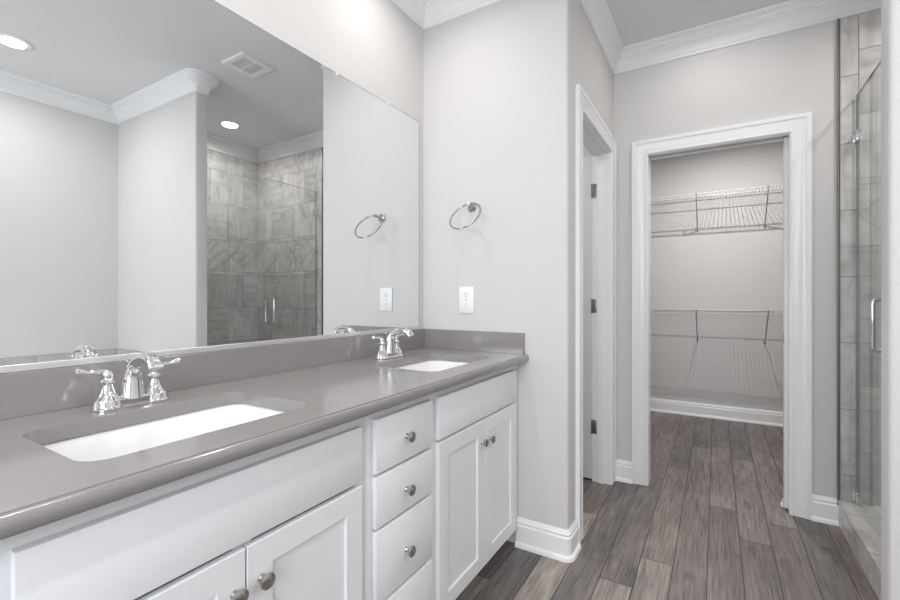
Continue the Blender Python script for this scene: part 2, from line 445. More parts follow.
# ---- casings
CAS = [(0, 0), (0, .009), (.004, .013), (.012, .013), (.015, .010), (.019, .010), (.050, .0125), (.058, .0165), (.066, .0165), (.069, .020), (.090, .020), (.090, 0)]
n_tr = len(rings)
def casing(mapf, a0, a1, zt, name):
    # path runs so that 'left' points away from the opening
    path = [(a1, 0), (a1, zt), (a0, zt), (a0, 0)]
    bm = bmesh.new(); r = mitre(path, [(-o, c) for o, c in CAS])
    loft(bm, [[mapf(*p) for p in ring] for ring in r], True, True, True)
    return obj(name, bm, M_TRIM, kind='structure', sm=30)
casing(lambda a, z, p: (a, YE - p, z), CX0 - .005, CX1 + .004, DH + .004, 'trim_%d' % (n_tr + 1))
casing(lambda a, z, p: (XE + p, a, z), WC0 - .003, WC1 + .003, DHW + .004, 'trim_%d' % (n_tr + 2))
# jamb linings
bm = bmesh.new()
Y0, Y1 = YE - .001, YE + .111
box(bm, CX0 - .02, CX0, Y0, Y1, 0, DH + .02)                   # left jamb
for ya, yb in ((Y0, YE + .034), (YE + .076, Y1)):              # split jamb and split head either side of the pocket
    box(bm, CX1, CX1 + .02, ya, yb, 0, DH + .02); box(bm, CX0, CX1, ya, yb, DH, DH + .02)
obj('trim_%d' % (n_tr + 3), bm, M_TRIM, kind='structure')
bm = bmesh.new()
X0_, X1_ = XE - .113, XE + .001
box(bm, X0_, X1_, WC0 - .018, WC0, 0, DHW + .018); box(bm, X0_, X1_, WC1, WC1 + .018, 0, DHW + .018); box(bm, X0_, X1_, WC0, WC1, DHW, DHW + .018)
box(bm, XE - .075, XE - .040, WC0, WC0 + .011, 0, DHW); box(bm, XE - .075, XE - .040, WC1 - .011, WC1, 0, DHW); box(bm, XE - .075, XE - .040, WC0 + .011, WC1 - .011, DHW - .011, DHW)
obj('trim_%d' % (n_tr + 4), bm, M_TRIM, kind='structure')
# pocket door, slid back into the wall with its edge showing
bm = bmesh.new(); box(bm, CX1 - .019, CX1 + .70, YE + .0375, YE + .0725, .012, DH - .004, .0015)
pd = obj('door_1', bm, M_DOOR, kind='structure')
bm = bmesh.new(); box(bm, CX1 - .0205, CX1 - .018, YE + .047, YE + .063, .915, .985, .0006); obj('edge_pull', bm, M_HINGE, pd)
bm = bmesh.new(); box(bm, CX0, CX1, YE + .040, YE + .070, DH + .010, DH + .019); tr_ = obj('sliding_track', bm, M_DARK, pd)
bm = bmesh.new(); box(bm, CX1 - .024, CX1 - .002, YE + .072, YE + .0755, 0, .05, .001); box(bm, CX1 - .030, CX1 - .002, YE + .0745, YE + .0950, 0, .022, .003); obj('floor_guide', bm, M_PLASTIC, pd)
# toilet-room door, open at right angles
def panel_door(name, L, H, T=.035):
    bm = bmesh.new()
    s = .105; rails = [(0, .20), (.92, 1.06), (H - .115, H)]
    box(bm, -s, 0, 0, T, 0, H, .0015); box(bm, -L, -L + s, 0, T, 0, H, .0015)
    for z0, z1 in rails: box(bm, -L + s, -s, 0, T, z0, z1)
    for (z0, z1) in ((.20, .92), (1.06, H - .115)):
        box(bm, -L + s, -s, .010, T - .010, z0, z1)
        box(bm, -L + s + .035, -s - .035, .004, T - .004, z0 + .035, z1 - .035, .005, 1)
    return bm
d2 = obj('door_2', panel_door('door', WC1 - WC0 - .006, DHW - .016), M_DOOR, kind='structure')
d2.location = (XE - .1145, WC1 + .002, .012)
for z in (.295, 1.068, 1.805):
    bm = bmesh.new()
    box(bm, .002, .030, -.0045, -.0015, z, z + .087, .0008)          # leaf on the jamb
    lathe(bm, [(.0, z - .004), (.005, z - .001), (.0055, z), (.0055, z + .087), (.005, z + .088), (0, z + .092)], (0.0, -.0065, 0), 12)
    h = obj('door_hinge', bm, M_HINGE, d2, sm=40)
bm = bmesh.new()
lathe(bm, [(0, 0), (.027, 0), (.027, .004), (.012, .010), (.010, .030), (.024, .040), (.026, .052), (.020, .062), (0, .066)], (-.60, 0, .93), 20, Matrix.Rotation(PI / 2, 3, 'X'))
obj('door_knob', bm, M_NICKEL, d2, sm=40)

# ================================================================ SHOWER
TS = .010   # tile thickness
def tile_wall(name, O, U, Nn, polys, back, z0=0, mat_g=M_GROUT):
    """polys: list of (points [(u, z)...], streak angle); O origin, U unit direction along the wall, Nn outward normal"""
    O, U, Nn = Vector(O), Vector(U), Vector(Nn); Z = Vector((0, 0, 1))
    bm = bmesh.new(); uvl = bm.loops.layers.uv.new('UVMap'); tl = bm.verts.layers.float.new('tone')
    g = .0016
    for pts, ang in polys:
        c = Vector((sum(p[0] for p in pts) / len(pts), sum(p[1] for p in pts) / len(pts)))
        q = []
        n = len(pts); P = [Vector(p) for p in pts]
        for i in range(n):      # inset by g
            e0 = (P[i] - P[i - 1]).normalized(); e1 = (P[(i + 1) % n] - P[i]).normalized()
            n0 = Vector((-e0.y, e0.x)); n1 = Vector((-e1.y, e1.x)); m = n0 + n1; m = m / m.dot(n0)
            q.append(P[i] + m * g)
        area_ = sum(P[i].x * P[(i + 1) % n].y - P[(i + 1) % n].x * P[i].y for i in range(n))
        if area_ < 0: q = [P[i] * 2 - q[i] for i in range(n)]
        tone = random.random(); ox, oy = random.uniform(0, 50), random.uniform(0, 50)
        top = [bm.verts.new(O + U * p.x + Z * p.y + Nn * TS) for p in q]
        bot = [bm.verts.new(O + U * p.x + Z * p.y + Nn * (TS - .003)) for p in q]
        fs = [bm.faces.new(top)] + [bm.faces.new([bot[i], bot[(i + 1) % n], top[(i + 1) % n], top[i]]) for i in range(n)]
        ca, sa = math.cos(ang), math.sin(ang)
        for v in top + bot: v[tl] = tone
        lut = {v: p for v, p in zip(top + bot, list(q) + list(q))}
        for fc in fs:
            for lp in fc.loops:
                p = lut[lp.vert]; lp[uvl].uv = (p.x * ca + p.y * sa + ox, -p.x * sa + p.y * ca + oy)
    u0, u1, zz0, zz1 = back
    n0 = len(bm.faces)
    vs = []
    for d in (0, TS - .0022):
        for (u, z) in ((u0, zz0), (u1, zz0), (u1, zz1), (u0, zz1)): vs.append(bm.verts.new(O + U * u + Z * z + Nn * d))
    for fi in [(3, 2, 1, 0), (4, 5, 6, 7), (0, 1, 5, 4), (1, 2, 6, 5), (2, 3, 7, 6), (3, 0, 4, 7)]:
        bm.faces.new([vs[i] for i in fi]).material_index = 1
    return obj(name, bm, [M_TILE, mat_g], kind='structure')
ZR = [.03, .39, .73, 1.07, 1.405]
ZR2 = [1.785, 2.11, 2.44, CZ - .1268]
H_, V_ = PI / 2, 0.0     # streaks run along v: V_ = upright streaks, H_ = level streaks
def rows(cols, u0, u1):
    P = []
    for k, (za, zb) in enumerate(list(zip(ZR[:-1], ZR[1:])) + list(zip(ZR2[:-1], ZR2[1:]))):
        cs = cols[k % len(cols)]
        cs = [u0] + [c for c in cs if u0 + .03 < c < u1 - .03] + [u1]
        for j, (a, b) in enumerate(zip(cs[:-1], cs[1:])):
            P.append(([(a, za), (b, za), (b, zb), (a, zb)], H_ if (j + k) % 2 else V_))
    # liners and the diamond band between them
    for za, zb in ((1.405, 1.44), (1.75, 1.785)):
        a = u0
        while a < u1 - 1e-6:
            b = min(a + .165, u1); P.append(([(a, za), (b, za), (b, zb), (a, zb)], H_)); a = b
    D = .31; zc = 1.595; a = u0
    while a < u1 - 1e-6:
        b = a + D
        def cl(pts):
            out = []      # clip at u1
            for i in range(len(pts)):
                p, q = pts[i], pts[(i + 1) % len(pts)]
                if p[0] <= u1: out.append(p)
                if (p[0] - u1) * (q[0] - u1) < 0:
                    t = (u1 - p[0]) / (q[0] - p[0]); out.append((u1, p[1] + t * (q[1] - p[1])))
            return out
        m = (a + b) / 2
        for pts, an in (([(a, zc), (m, 1.44), (b, zc), (m, 1.75)], PI / 4), ([(a, 1.44), (m, 1.44), (a, zc)], 0), ([(m, 1.44), (b, 1.44), (b, zc)], 0),
                        ([(a, zc), (m, 1.75), (a, 1.75)], H_), ([(b, zc), (b, 1.75), (m, 1.75)], H_)):
            c = cl(pts)
            c = [p for i, p in enumerate(c) if (Vector(p) - Vector(c[i - 1])).length > .004]
            if len(c) >= 3:
                ar = abs(sum(c[i][0] * c[(i + 1) % len(c)][1] - c[(i + 1) % len(c)][0] * c[i][1] for i in range(len(c)))) / 2
                if ar > .0012: P.append((c, an))
        a = b
    return P
# end wall (same plane as the closet wall)
P = rows([[.97, 1.30], [.80, 1.13, 1.46]], .630, XS)
zs = [0, .266, .603, .945, 1.285, 1.627, 1.970, 2.316, CZ - .1268]
for i, (a, b) in enumerate(zip(zs[:-1], zs[1:])): P.append(([(.556, a), (.630, a), (.630, b), (.556, b)], V_))
tile_wall('wall_shower_end', (0, YE, 0), (1, 0, 0), (0, -1, 0), P, (.556, XS, 0, CZ - .1268))
P = rows([[.33, .66, .99], [.165, .495, .825]], 0, YE - YB1 - .012)
tile_wall('wall_shower_back', (XS, YE - .010, 0), (0, -1, 0), (-1, 0, 0), P, (0, YE - YB1 - .010, .0, CZ - .1268))
P = rows([[.97, 1.30], [.80, 1.13, 1.46]], .556, XS - .012)
tile_wall('wall_shower_near', (0, YB1, 0), (1, 0, 0), (0, 1, 0), P, (.556, XS - .011, 0, CZ - .1268))
bm = bmesh.new(); box(bm, .5445, .5535, YE - .0125, YE + .001, .0, CZ - .1268); obj('trim_%d' % (n_tr + 5), bm, M_EDGE, kind='structure')
# curb, clad in tile
def curb():
    bm = bmesh.new(); uvl = bm.loops.layers.uv.new('UVMap'); tl = bm.verts.layers.float.new('tone')
    x0, x1, ya, yb, H = .548, .700, YB1 + .012, YE - .012, .120
    def slab(p0, p1, axis):
        n0 = len(bm.faces); bm.faces.ensure_lookup_table()
        before = set(bm.faces)
        box(bm, p0[0], p1[0], p0[1], p1[1], p0[2], p1[2], .0012, 1)
        tone = random.uniform(.5, 1); ox, oy = random.uniform(0, 50), random.uniform(0, 50)
        for fc in bm.faces:
            if fc in before: continue
            for lp in fc.loops:
                c = lp.vert.co; lp.vert[tl] = tone
                lp[uvl].uv = ((c.x if axis == 'z' else c.z) + ox, c.y + oy)
    y = ya; cuts = [ya, ya + .26, ya + .60, ya + .94, yb]
    for a, b in zip(cuts[:-1], cuts[1:]):
        slab((x0 - .002, a + .001, H), (x1, b - .001, H + .010), 'z')
        slab((x0, a + .001, .001), (x0 + .010, b - .001, H - .0015), 'x')
        slab((x1 - .010, a + .001, .031), (x1 - .002, b - .001, H - .0015), 'x')
    box(bm, x0 + .003, x1 - .003, ya, yb, .0005, H + .004, mi=1)
    return obj('shower_curb', bm, [M_TILE, M_GROUT], kind='structure')
curb()
bm = bmesh.new(); uvl = bm.loops.layers.uv.new('UVMap'); tl = bm.verts.layers.float.new('tone')
x = .702
while x < XS - .02:
    y = YB1 + .012
    while y < YE - .02:
        xb, yb = min(x + .05, XS - .012), min(y + .05, YE - .012)
        vs = [bm.verts.new(p) for p in ((x + .001, y + .001, .03), (xb - .001, y + .001, .03), (xb - .001, yb - .001, .03), (x + .001, yb - .001, .03))]
        t_ = random.random(); fc = bm.faces.new(vs)
        for lp in fc.loops: lp.vert[tl] = t_; lp[uvl].uv = (lp.vert.co.x + t_ * 9, lp.vert.co.y)
        y = yb
    x = xb
box(bm, .698, XS, YB1 + .01, YE - .01, .0005, .0285, mi=1)
obj('floor_shower', bm, [M_TILE, M_GROUT], kind='structure')

# glass door and fixed panel
XG = .620; ZG0, ZG1 = .138, 2.20
YD = 2.318           # where the door meets the fixed panel
door = empty('shower_door', (XG, YE - .02, ZG0))
tag(door, 'clear frameless glass shower door hinged to the tiled wall, with a metal pull', 'shower door')
def L(bm, *a, **k): box(bm, *a, **k)
bm = bmesh.new(); box(bm, -.005, .005, YD + .002 - (YE - .02), -.004, .0, ZG1 - ZG0); obj('glass_pane', bm, M_GLASS, door)
for z in (1.995, .167):
    bm = bmesh.new(); zz = z - ZG0
    box(bm, -.009, .009, -.034, -.001, zz - .027, zz + .027, .003)
    box(bm, -.013, .013, .0035, .0098, zz - .027, zz + .027, .002)
    box(bm, -.008, .008, -.006, .005, zz - .018, zz + .018, .002)
    obj('hinge', bm, M_CHROME, door, sm=40)
M_SEAL = plain('polished_glass_edge', (0.30, 0.34, 0.33), 0.15)
bm = bmesh.new(); box(bm, -.0050, .0050, -.0040, -.0030, 0, ZG1 - ZG0); box(bm, -.0050, .0050, YD + .002 - (YE - .02), -.0030, ZG1 - ZG0, ZG1 - ZG0 + .0007); obj('polished_edge', bm, M_SEAL, door)
bm = bmesh.new()
yh = 2.372 - (YE - .02); za, zb = .958 - ZG0, 1.168 - ZG0
for s in (-1, 1):
    pts = [(s * .004, yh, za + .0)] + [(s * (.045 + .012 * math.sin(t)), yh, za + .014 - .014 * math.cos(t)) for t in [PI / 2 * i / 5 for i in range(6)]]
    up = [(p[0], p[1], zb - (p[2] - za)) for p in pts[::-1]]
    tube(bm, pts + up, .0085, 12)
obj('pull_handle', bm, M_CHROME, door, sm=50)
pan = empty('glass_panel', (XG, YB1 + .012, ZG0))
tag(pan, 'fixed clear glass panel beside the shower door, standing on the tiled curb', 'glass panel')
bm = bmesh.new(); box(bm, -.005, .005, 0, YD - .002 - (YB1 + .012), -.003, ZG1 - ZG0); obj('glass_pane', bm, M_GLASS, pan)
for (yy, zz) in ((.52, 0.0), (.10, 0.0)):
    bm = bmesh.new(); box(bm, -.012, .012, yy - .022, yy + .022, zz - .0075, zz + .040, .002); obj('clip', bm, M_CHROME, pan, sm=40)

# ================================================================ VANITY
FX = -.825; DX = -.807         # face-frame front, door and drawer fronts
KN = [(0, 0), (.008, 0), (.008, .002), (.0055, .005), (.0052, .012), (.008, .0155), (.0145, .0175), (.0162, .0205), (.0155, .0245), (.010, .0275), (0, .0285)]
def knob(parent, y, z):
    bm = bmesh.new(); lathe(bm, KN, (0, 0, 0), 24, Matrix.Rotation(PI / 2, 3, 'Y'))
    o = obj('knob', bm, M_NICKEL, parent, sm=50); o.location = (DX, y, z); return o
def front(parent, name, y0, y1, z0, z1):
    bm = bmesh.new(); box(bm, FX + .0005, DX, y0, y1, z0, z1, .0018, 2)
    return obj(name, bm, M_CAB, parent, sm=40)
def shaker(parent, y0, y1, z0, z1, s=.056):
    bm = bmesh.new()
    xb = FX + .0005; xf = DX; xp = DX - .0070
    def rect(a0, a1, b0, b1, x): return [(x, a0, b0), (x, a1, b0), (x, a1, b1), (x, a0, b1)]
    e = .0015
    R = [rect(y0, y1, z0, z1, xb), rect(y0, y1, z0, z1, xf - e), rect(y0 + e, y1 - e, z0 + e, z1 - e, xf),
         rect(y0 + s, y1 - s, z0 + s, z1 - s, xf), rect(y0 + s + .001, y1 - s - .001, z0 + s + .001, z1 - s - .001, xf - .0015),
         rect(y0 + s + .0015, y1 - s - .0015, z0 + s + .0015, z1 - s - .0015, xp)]
    loft(bm, R, True, True, True)
    return obj('door', bm, M_CAB, parent)
def carcass(name, y0, y1, rails, stiles, label, kick=True):
    root = empty(name, (0, 0, 0)); 
    bm = bmesh.new(); t = .016; xb = XM + .002
    box(bm, xb, FX - .019, y0, y0 + t, .095, .871); box(bm, xb, FX - .019, y1 - t, y1, .095, .871)
    box(bm, xb, FX - .019, y0 + t, y1 - t, .095, .095 + t); box(bm, xb, xb + .006, y0 + t, y1 - t, .095 + t, .871)
    obj('cabinet_box', bm, M_CAB, root)
    bm = bmesh.new()
    for (a, b) in stiles: box(bm, FX - .019, FX, a, b, .095, .8755)
    for (z0, z1) in rails:
        for (p, q) in zip(stiles[:-1], stiles[1:]): box(bm, FX - .019, FX, p[1], q[0], z0, z1)
    obj('face_frame', bm, M_CAB, root)
    bm = bmesh.new(); box(bm, FX - .075, FX - .060, y0, y1, .0, .095); box(bm, xb, FX - .076, y0, y0 + t, 0, .0945); box(bm, xb, FX - .076, y1 - t, y1, 0, .0945)
    obj('toe_kick', bm, M_CAB, root)
    tag(root, label, 'vanity cabinet'); return root
VY0, VA, VB, VY1 = .135, .8605, 1.1725, YT - .002
near = carcass('sink_cabinet', VY0, VA - .0005, [(.095, .125), (.685, .715), (.83, .8755)], [(VY0, VY0 + .07), (.50, .54), (VA - .035, VA - .0005)],
               'white vanity cabinet under the nearer sink, long flat false front over shaker doors')
near['category'] = 'vanity cabinet'
front(near, 'false_front', .194, .8405, .695, .839)
d = shaker(near, .194, .5165, .100, .683); knob(d, .5165 - .024, .606)
d = shaker(near, .5200, .8405, .100, .683); knob(d, .5200 + .030, .606)
mid = carcass('drawer_cabinet', VA, VB - .0005, [(.095, .115), (.315, .335), (.530, .548), (.680, .700), (.83, .8755)], [(VA, VA + .035), (VB - .030, VB - .0005)],
              'white vanity drawer cabinet with a stack of slab drawers between the two sink cabinets')
for i, (z0, z1) in enumerate(((.692, .843), (.541, .682), (.331, .531), (.100, .319))):
    dd = front(mid, 'drawer', .892, 1.159, z0, z1); knob(dd, 1.024, (.763, .604, .422, .21)[i])
far = carcass('sink_cabinet', VB, VY1, [(.095, .125), (.685, .705), (.83, .8755)], [(VB, VB + .035), (1.505, 1.535), (1.815, VY1)],
              'white vanity cabinet under the far sink, beside the end wall and baseboard')
front(far, 'false_front', 1.198, 1.838, .698, .842)
d = shaker(far, 1.198, 1.5275, .100, .688); knob(d, 1.5275 - .026, .605)
d = shaker(far, 1.5310, 1.838, .100, .688); knob(d, 1.5310 + .030, .602)

# sinks and worktop
CT0 = .877; CTZ = .910
SINKS = [(.516, 1), (1.500, 2)]
SX0, SX1 = -1.200, -.876; SHW = .226
def rrect(cx, cy, hx, hy, r, k=6):
    P = []
    for (sx, sy, a0) in ((1, 1, 0), (-1, 1, PI / 2), (-1, -1, PI), (1, -1, 3 * PI / 2)):
        for i in range(k + 1):
            a = a0 + PI / 2 * i / k
            P.append((cx + sx * (hx - r) + r * math.cos(a), cy + sy * (hy - r) + r * math.sin(a)))
    return P
def slab_holes(bm, outer, holes, z0, z1):
    for z in (z0, z1):
        edges = []
        for loop in [outer] + holes:
            vs = [bm.verts.new((x, y, z)) for x, y in loop]
            edges += [bm.edges.new((vs[i], vs[(i + 1) % len(vs)])) for i in range(len(vs))]
        bmesh.ops.triangle_fill(bm, edges=edges, use_beauty=True, use_dissolve=False)
    for loop in [outer] + holes:
        loft(bm, [[(x, y, z0) for x, y in loop], [(x, y, z1) for x, y in loop]], True)
    bmesh.ops.remove_doubles(bm, verts=bm.verts[:], dist=1e-6)
scx = (SX0 + SX1) / 2; shx = (SX1 - SX0) / 2
bm = bmesh.new()
XF = -.7750
slab_holes(bm, [(XM + .001, .115), (XF, .115), (XF, YT - .001), (XM + .001, YT - .001)], [rrect(scx, cy, shx, SHW, .045) for cy, _ in SINKS], CT0, CTZ)
prof = [(-.7750, .910), (-.7744, .9097), (-.7741, .9088), (-.7741, .9070), (-.7725, .9066), (-.7700, .9050), (-.7675, .9010), (-.7660, .8955), (-.7657, .8900), (-.7663, .8845), (-.7680, .8800), (-.7705, .8772), (-.7740, .8762), (-.8300, .8762), (-.8300, .8768), (-.7750, .8768)]
loft(bm, [[(x, .115, z) for x, z in prof], [(x, YT - .001, z) for x, z in prof]], True, True, True)
o = obj('worktop', bm, M_QUARTZ, sm=25); tag(o, 'long polished grey quartz vanity worktop with two rectangular sink cutouts', 'worktop')
bm = bmesh.new(); box(bm, XM + .001, XM + .020, .115, YT - .001, CTZ, CTZ + .100, .001, 1)
o = obj('backsplash', bm, M_QUARTZ); tag(o, 'long grey quartz backsplash running under the wall mirror', 'backsplash')
bm = bmesh.new(); box(bm, XM + .0205, -.7870, YT - .020, YT - .001, CTZ, CTZ + .100, .001, 1)
o = obj('backsplash', bm, M_QUARTZ); tag(o, 'short grey quartz side splash against the end wall, below the power outlet', 'backsplash')
def sink(cy, label):
    root = empty('undermount_sink', (scx, cy, CT0))
    tag(root, label, 'sink')
    bm = bmesh.new(); hx, hy = shx + .006, SHW + .006
    def R(dx, z, r): return [(x, y, z) for x, y in rrect(0, 0, hx - dx, hy - dx, r)]
    e = -.0008
    rings = [R(-.020, e, .06), R(0, e, .048), R(.006, -.010, .048), R(.012, -.06, .05), R(.022, -.105, .055), R(.045, -.128, .06), R(.085, -.137, .06), R(.145, -.141, .015)]
    outer = [R(.140, -.153, .018), R(.08, -.149, .06), R(.035, -.138, .06), R(.010, -.11, .06), R(-.002, -.05, .055), R(-.006, -.012, .05), R(-.020, -.010, .06)]
    loft(bm, rings + outer + [rings[0]], True)
    bmesh.ops.remove_doubles(bm, verts=bm.verts[:], dist=1e-6)
    obj('basin', bm, M_CERAMIC, root, sm=60)
    bm = bmesh.new(); lathe(bm, [(0, -.160), (.030, -.160), (.030, -.1395), (.021, -.1375), (.019, -.1385), (.018, -.1365), (.010, -.1345), (0, -.134)], (0, 0, 0), 24)
    obj('drain', bm, M_CHROME, root, sm=50)
sink(.516, 'white rectangular undermount sink nearer the camera, left in the grey worktop')
sink(1.500, 'white rectangular undermount sink at the far end, beside the end wall')

# faucets
def faucet(cy, label):
    root = empty('faucet', (-1.268, cy, CTZ + .0005)); tag(root, label, 'faucet', 'chrome faucets on the vanity')
    bm = bmesh.new()
    rr = lambda s, z: [(x, y, z) for x, y in rrect(0, 0, .0255 * s, .078 * (1 - (1 - s) * .3), .0225 * s, 4)]
    loft(bm, [rr(1.0, 0), rr(1.02, .004), rr(.97, .006), rr(.90, .008), rr(.88, .019), rr(.94, .0205), rr(.90, .0235), rr(.80, .0245)], True, True, True)
    obj('base_plate', bm, M_CHROME, root, sm=35)
    for s in (-1, 1):
        bm = bmesh.new()
        lathe(bm, [(0, .0), (.0325, .0), (.0330, .004), (.0305, .007), (.0290, .011), (.0275, .020), (.0262, .023), (.0205, .030), (.0150, .041), (.0112, .053), (.0098, .060),
                   (.0104, .0615), (.0146, .064), (.0152, .0662), (.0125, .0695), (.0100, .072), (.0096, .077), (.0102, .082), (.0092, .088), (.0060, .0915), (0, .093)], (0, s * .049, 0), 28)
        h = obj('handle', bm, M_CHROME, root, sm=40)
        bm = bmesh.new()
        pts = smooth_path([(0, s * .047, .080), (0, s * .052, .0890), (.001, s * .062, .0925), (.002, s * .076, .0925), (.003, s * .090, .0940), (.004, s * .104, .0975), (.004, s * .110, .0990)], 4)
        n = len(pts); rad = []
        for i in range(n):
            t = i / (n - 1)
            rad.append(.0048 + .0024 * max(0, 1 - t * 4) + .0026 * math.exp(-((t - .88) / .13) ** 2) + .0010 * math.exp(-((t - .36) / .05) ** 2) - (.004 if t > .985 else 0))
        tube(bm, pts, rad, 12); obj('lever', bm, M_CHROME, h, sm=50)
    bm = bmesh.new()
    pts = smooth_path([(0, 0, .020), (.001, 0, .046), (.004, 0, .075), (.013, 0, .097), (.033, 0, .113), (.061, 0, .1215), (.088, 0, .1215), (.110, 0, .113), (.121, 0, .101)], 5)
    n = len(pts); rad = [.0285 - .0160 * min(1, i / (n * .42)) + .007 * max(0, (i / n - .55)) for i in range(n)]
    tube(bm, pts, rad, 20, up=(1, 0, 0)); obj('spout', bm, M_CHROME, root, sm=50)
    bm = bmesh.new(); lathe(bm, [(0, .104), (.0115, .1015), (.0125, .098), (.0105, .094), (0, .0935)], (.124, 0, 0), 18)
    # lift rod behind the spout
    bm.free(); bm = bmesh.new()
    lathe(bm, [(0, .02), (.0022, .02), (.0022, .100), (.0052, .103), (.0066, .106), (.0066, .109), (.003, .1115), (0, .112)], (-.021, 0, 0), 14)
    obj('lift_rod', bm, M_CHROME, root, sm=50)
    return root
faucet(.512, 'chrome two-handle centerset faucet behind the nearer sink')
faucet(1.486, 'chrome two-handle centerset faucet behind the far sink')

# mirror
MX = XM + .006
bm = bmesh.new(); box(bm, XM + .0008, MX, -.45, 1.846, 1.026, 2.110)
mir = obj('wall_mirror', bm, M_MIRROR); tag(mir, 'large frameless rectangular mirror on the wall above the backsplash', 'mirror')
bm = bmesh.new()
box(bm, XM + .0007, MX + .0035, -.45, 1.846, 1.0105, 1.0265, .0008, 1); obj('bottom_channel', bm, M_ALU, mir)
bm = bmesh.new(); box(bm, XM + .0007, MX + .0002, 1.8462, 1.8485, 1.026, 2.112); box(bm, XM + .0007, MX + .0002, -.45, 1.8485, 2.1102, 2.1122)
obj('polished_edge', bm, M_EDGE, mir)
for y in (1.598, 1.275, .45):
    bm = bmesh.new(); box(bm, XM + .0007, MX + .004, y - .008, y + .008, 2.1125, 2.118, .001, 1); box(bm, MX + .0008, MX + .004, y - .007, y + .007, 2.101, 2.1126, .001, 1)
    obj('mirror_clip', bm, M_CLEAR, mir)

# towel ring
tr = empty('towel_ring', (-1.073, YT, 1.635)); tag(tr, 'round chrome towel ring on the pale wall above the outlet', 'towel ring')
bm = bmesh.new()
lathe(bm, [(0, .0005), (.0245, .0005), (.0250, .004), (.0225, .008), (.0150, .011), (.0105, .015), (.0085, .022), (.0085, .030), (0, .034)], (0, 0, 0), 28, Matrix.Rotation(PI / 2, 3, 'X'))
tube(bm, [(0, -.026, 0), (.004, -.036, .003), (.010, -.046, .006), (.015, -.055, .007)], [.008, .0075, .0085, .006], 14)
obj('wall_post', bm, M_CHROME_DARKENED, tr, sm=45)
th = math.radians(29.764)
Rv = Vector((math.cos(th), math.sin(th), 0)); Fv = Vector((-math.sin(th), math.cos(th), 0)); Uv = Vector((0, 0, 1))
m_ = math.radians(39); ct = .68; RR = .083
e1 = Rv * math.cos(m_) + Uv * math.sin(m_)                       # the ring hangs askew, swung out from the wall
e2 = (Rv * -math.sin(m_) + Uv * math.cos(m_)) * ct + Fv * math.sqrt(1 - ct * ct)
tip = Vector((.013, -.050, .007)); ph = math.radians(44)
ctr = tip - (e1 * math.cos(ph) + e2 * math.sin(ph)) * RR
bm = bmesh.new(); tube(bm, [ctr + (e1 * math.cos(a) + e2 * math.sin(a)) * RR for a in [2 * PI * k / 64 for k in range(64)]], .0044, 10, closed=True)
obj('ring', bm, M_CHROME_DARKENED, tr, sm=60)

# outlet
oc = empty('power_outlet', (-1.106, YT, 1.165)); tag(oc, 'white duplex power outlet on the end wall below the towel ring', 'outlet')
bm = bmesh.new(); box(bm, -.044, .044, -.0062, -.0003, -.067, .067, .0022, 2); obj('cover_plate', bm, M_PLASTIC, oc, sm=40)
for z in (.027, -.027):
    bm = bmesh.new(); r_ = [(x, z_) for x, z_ in rrect(0, 0, .0185, .0165, .010, 5)]
    loft(bm, [[(x, -.0060, z + q) for x, q in r_], [(x, -.0078, z + q) for x, q in r_]], True, True, True)
    rc_ = obj('receptacle', bm, M_PLASTIC, oc)
    bm = bmesh.new(); box(bm, -.0078, -.0058, -.0081, -.0076, z - .001, z + .009); box(bm, .0058, .0076, -.0081, -.0076, z - .001, z + .007)
    lathe(bm, [(0, 0), (.0027, 0), (.0027, .0005), (0, .0005)], (0, -.0076, z - .009), 12, Matrix.Rotation(PI / 2, 3, 'X')); obj('slots', bm, M_DARK, rc_)
bm = bmesh.new(); lathe(bm, [(0, 0), (.0032, 0), (.003, .001), (0, .0012)], (0, -.0061, 0), 12, Matrix.Rotation(PI / 2, 3, 'X')); obj('screw', bm, M_HINGE, oc)

# ================================================================ CLOSET SHELVES
def wire_shelf(z, label):
    root = empty('wire_shelf', (0, YC, z)); tag(root, label, 'wire shelf', 'wire shelves in the closet')
    xa, xb, D, lip = -1.148, 1.248, .305, .034
    bm = bmesh.new()
    tube(bm, [(xa, -.006, -.003), (xb, -.006, -.003)], .0032, 8)
    tube(bm, [(xa, -.130, -.0045), (xb, -.130, -.0045)], .0034, 8)
    tube(bm, [(xa, -D, -.003), (xb, -D, -.003)], .0034, 8); tube(bm, [(xa, -D - .001, -lip), (xb, -D - .001, -lip)], .0036, 8)
    obj('long_rods', bm, M_WIRE, root, sm=60)
    bm = bmesh.new(); x = xa + .012
    while x < xb:
        tube(bm, [(x, -.004, 0.001), (x, -D - .001, 0.001), (x, -D - .003, -.004), (x, -D - .003, -lip)], .0020, 6, up=(1, 0, 0)); x += .0254
    obj('deck_wires', bm, M_WIRE, root, sm=60)
    for x in (-.162, .392, -.85, 1.0):
        bm = bmesh.new()
        tube(bm, [(x, -D - .006, .002), (x, -D - .002, -lip - .004), (x, -.012, -.296), (x, -.005, -.300)], .0048, 8, up=(1, 0, 0))
        box(bm, x - .008, x + .008, -.006, -.0005, -.318, -.286, .001, 1)
        obj('support_brace', bm, M_GREYWIRE, root, sm=50)
    for x in (-.48, -.02, .20, .55, -.75):
        bm = bmesh.new(); box(bm, x - .006, x + .006, -.012, -.0005, -.014, .004, .001, 1); obj('wall_clip', bm, M_WIRE, root)
wire_shelf(2.147, 'white wire shelf hung high on the closet back wall, upper of the two')
wire_shelf(1.062, 'white wire shelf low on the closet back wall, above the white baseboard')

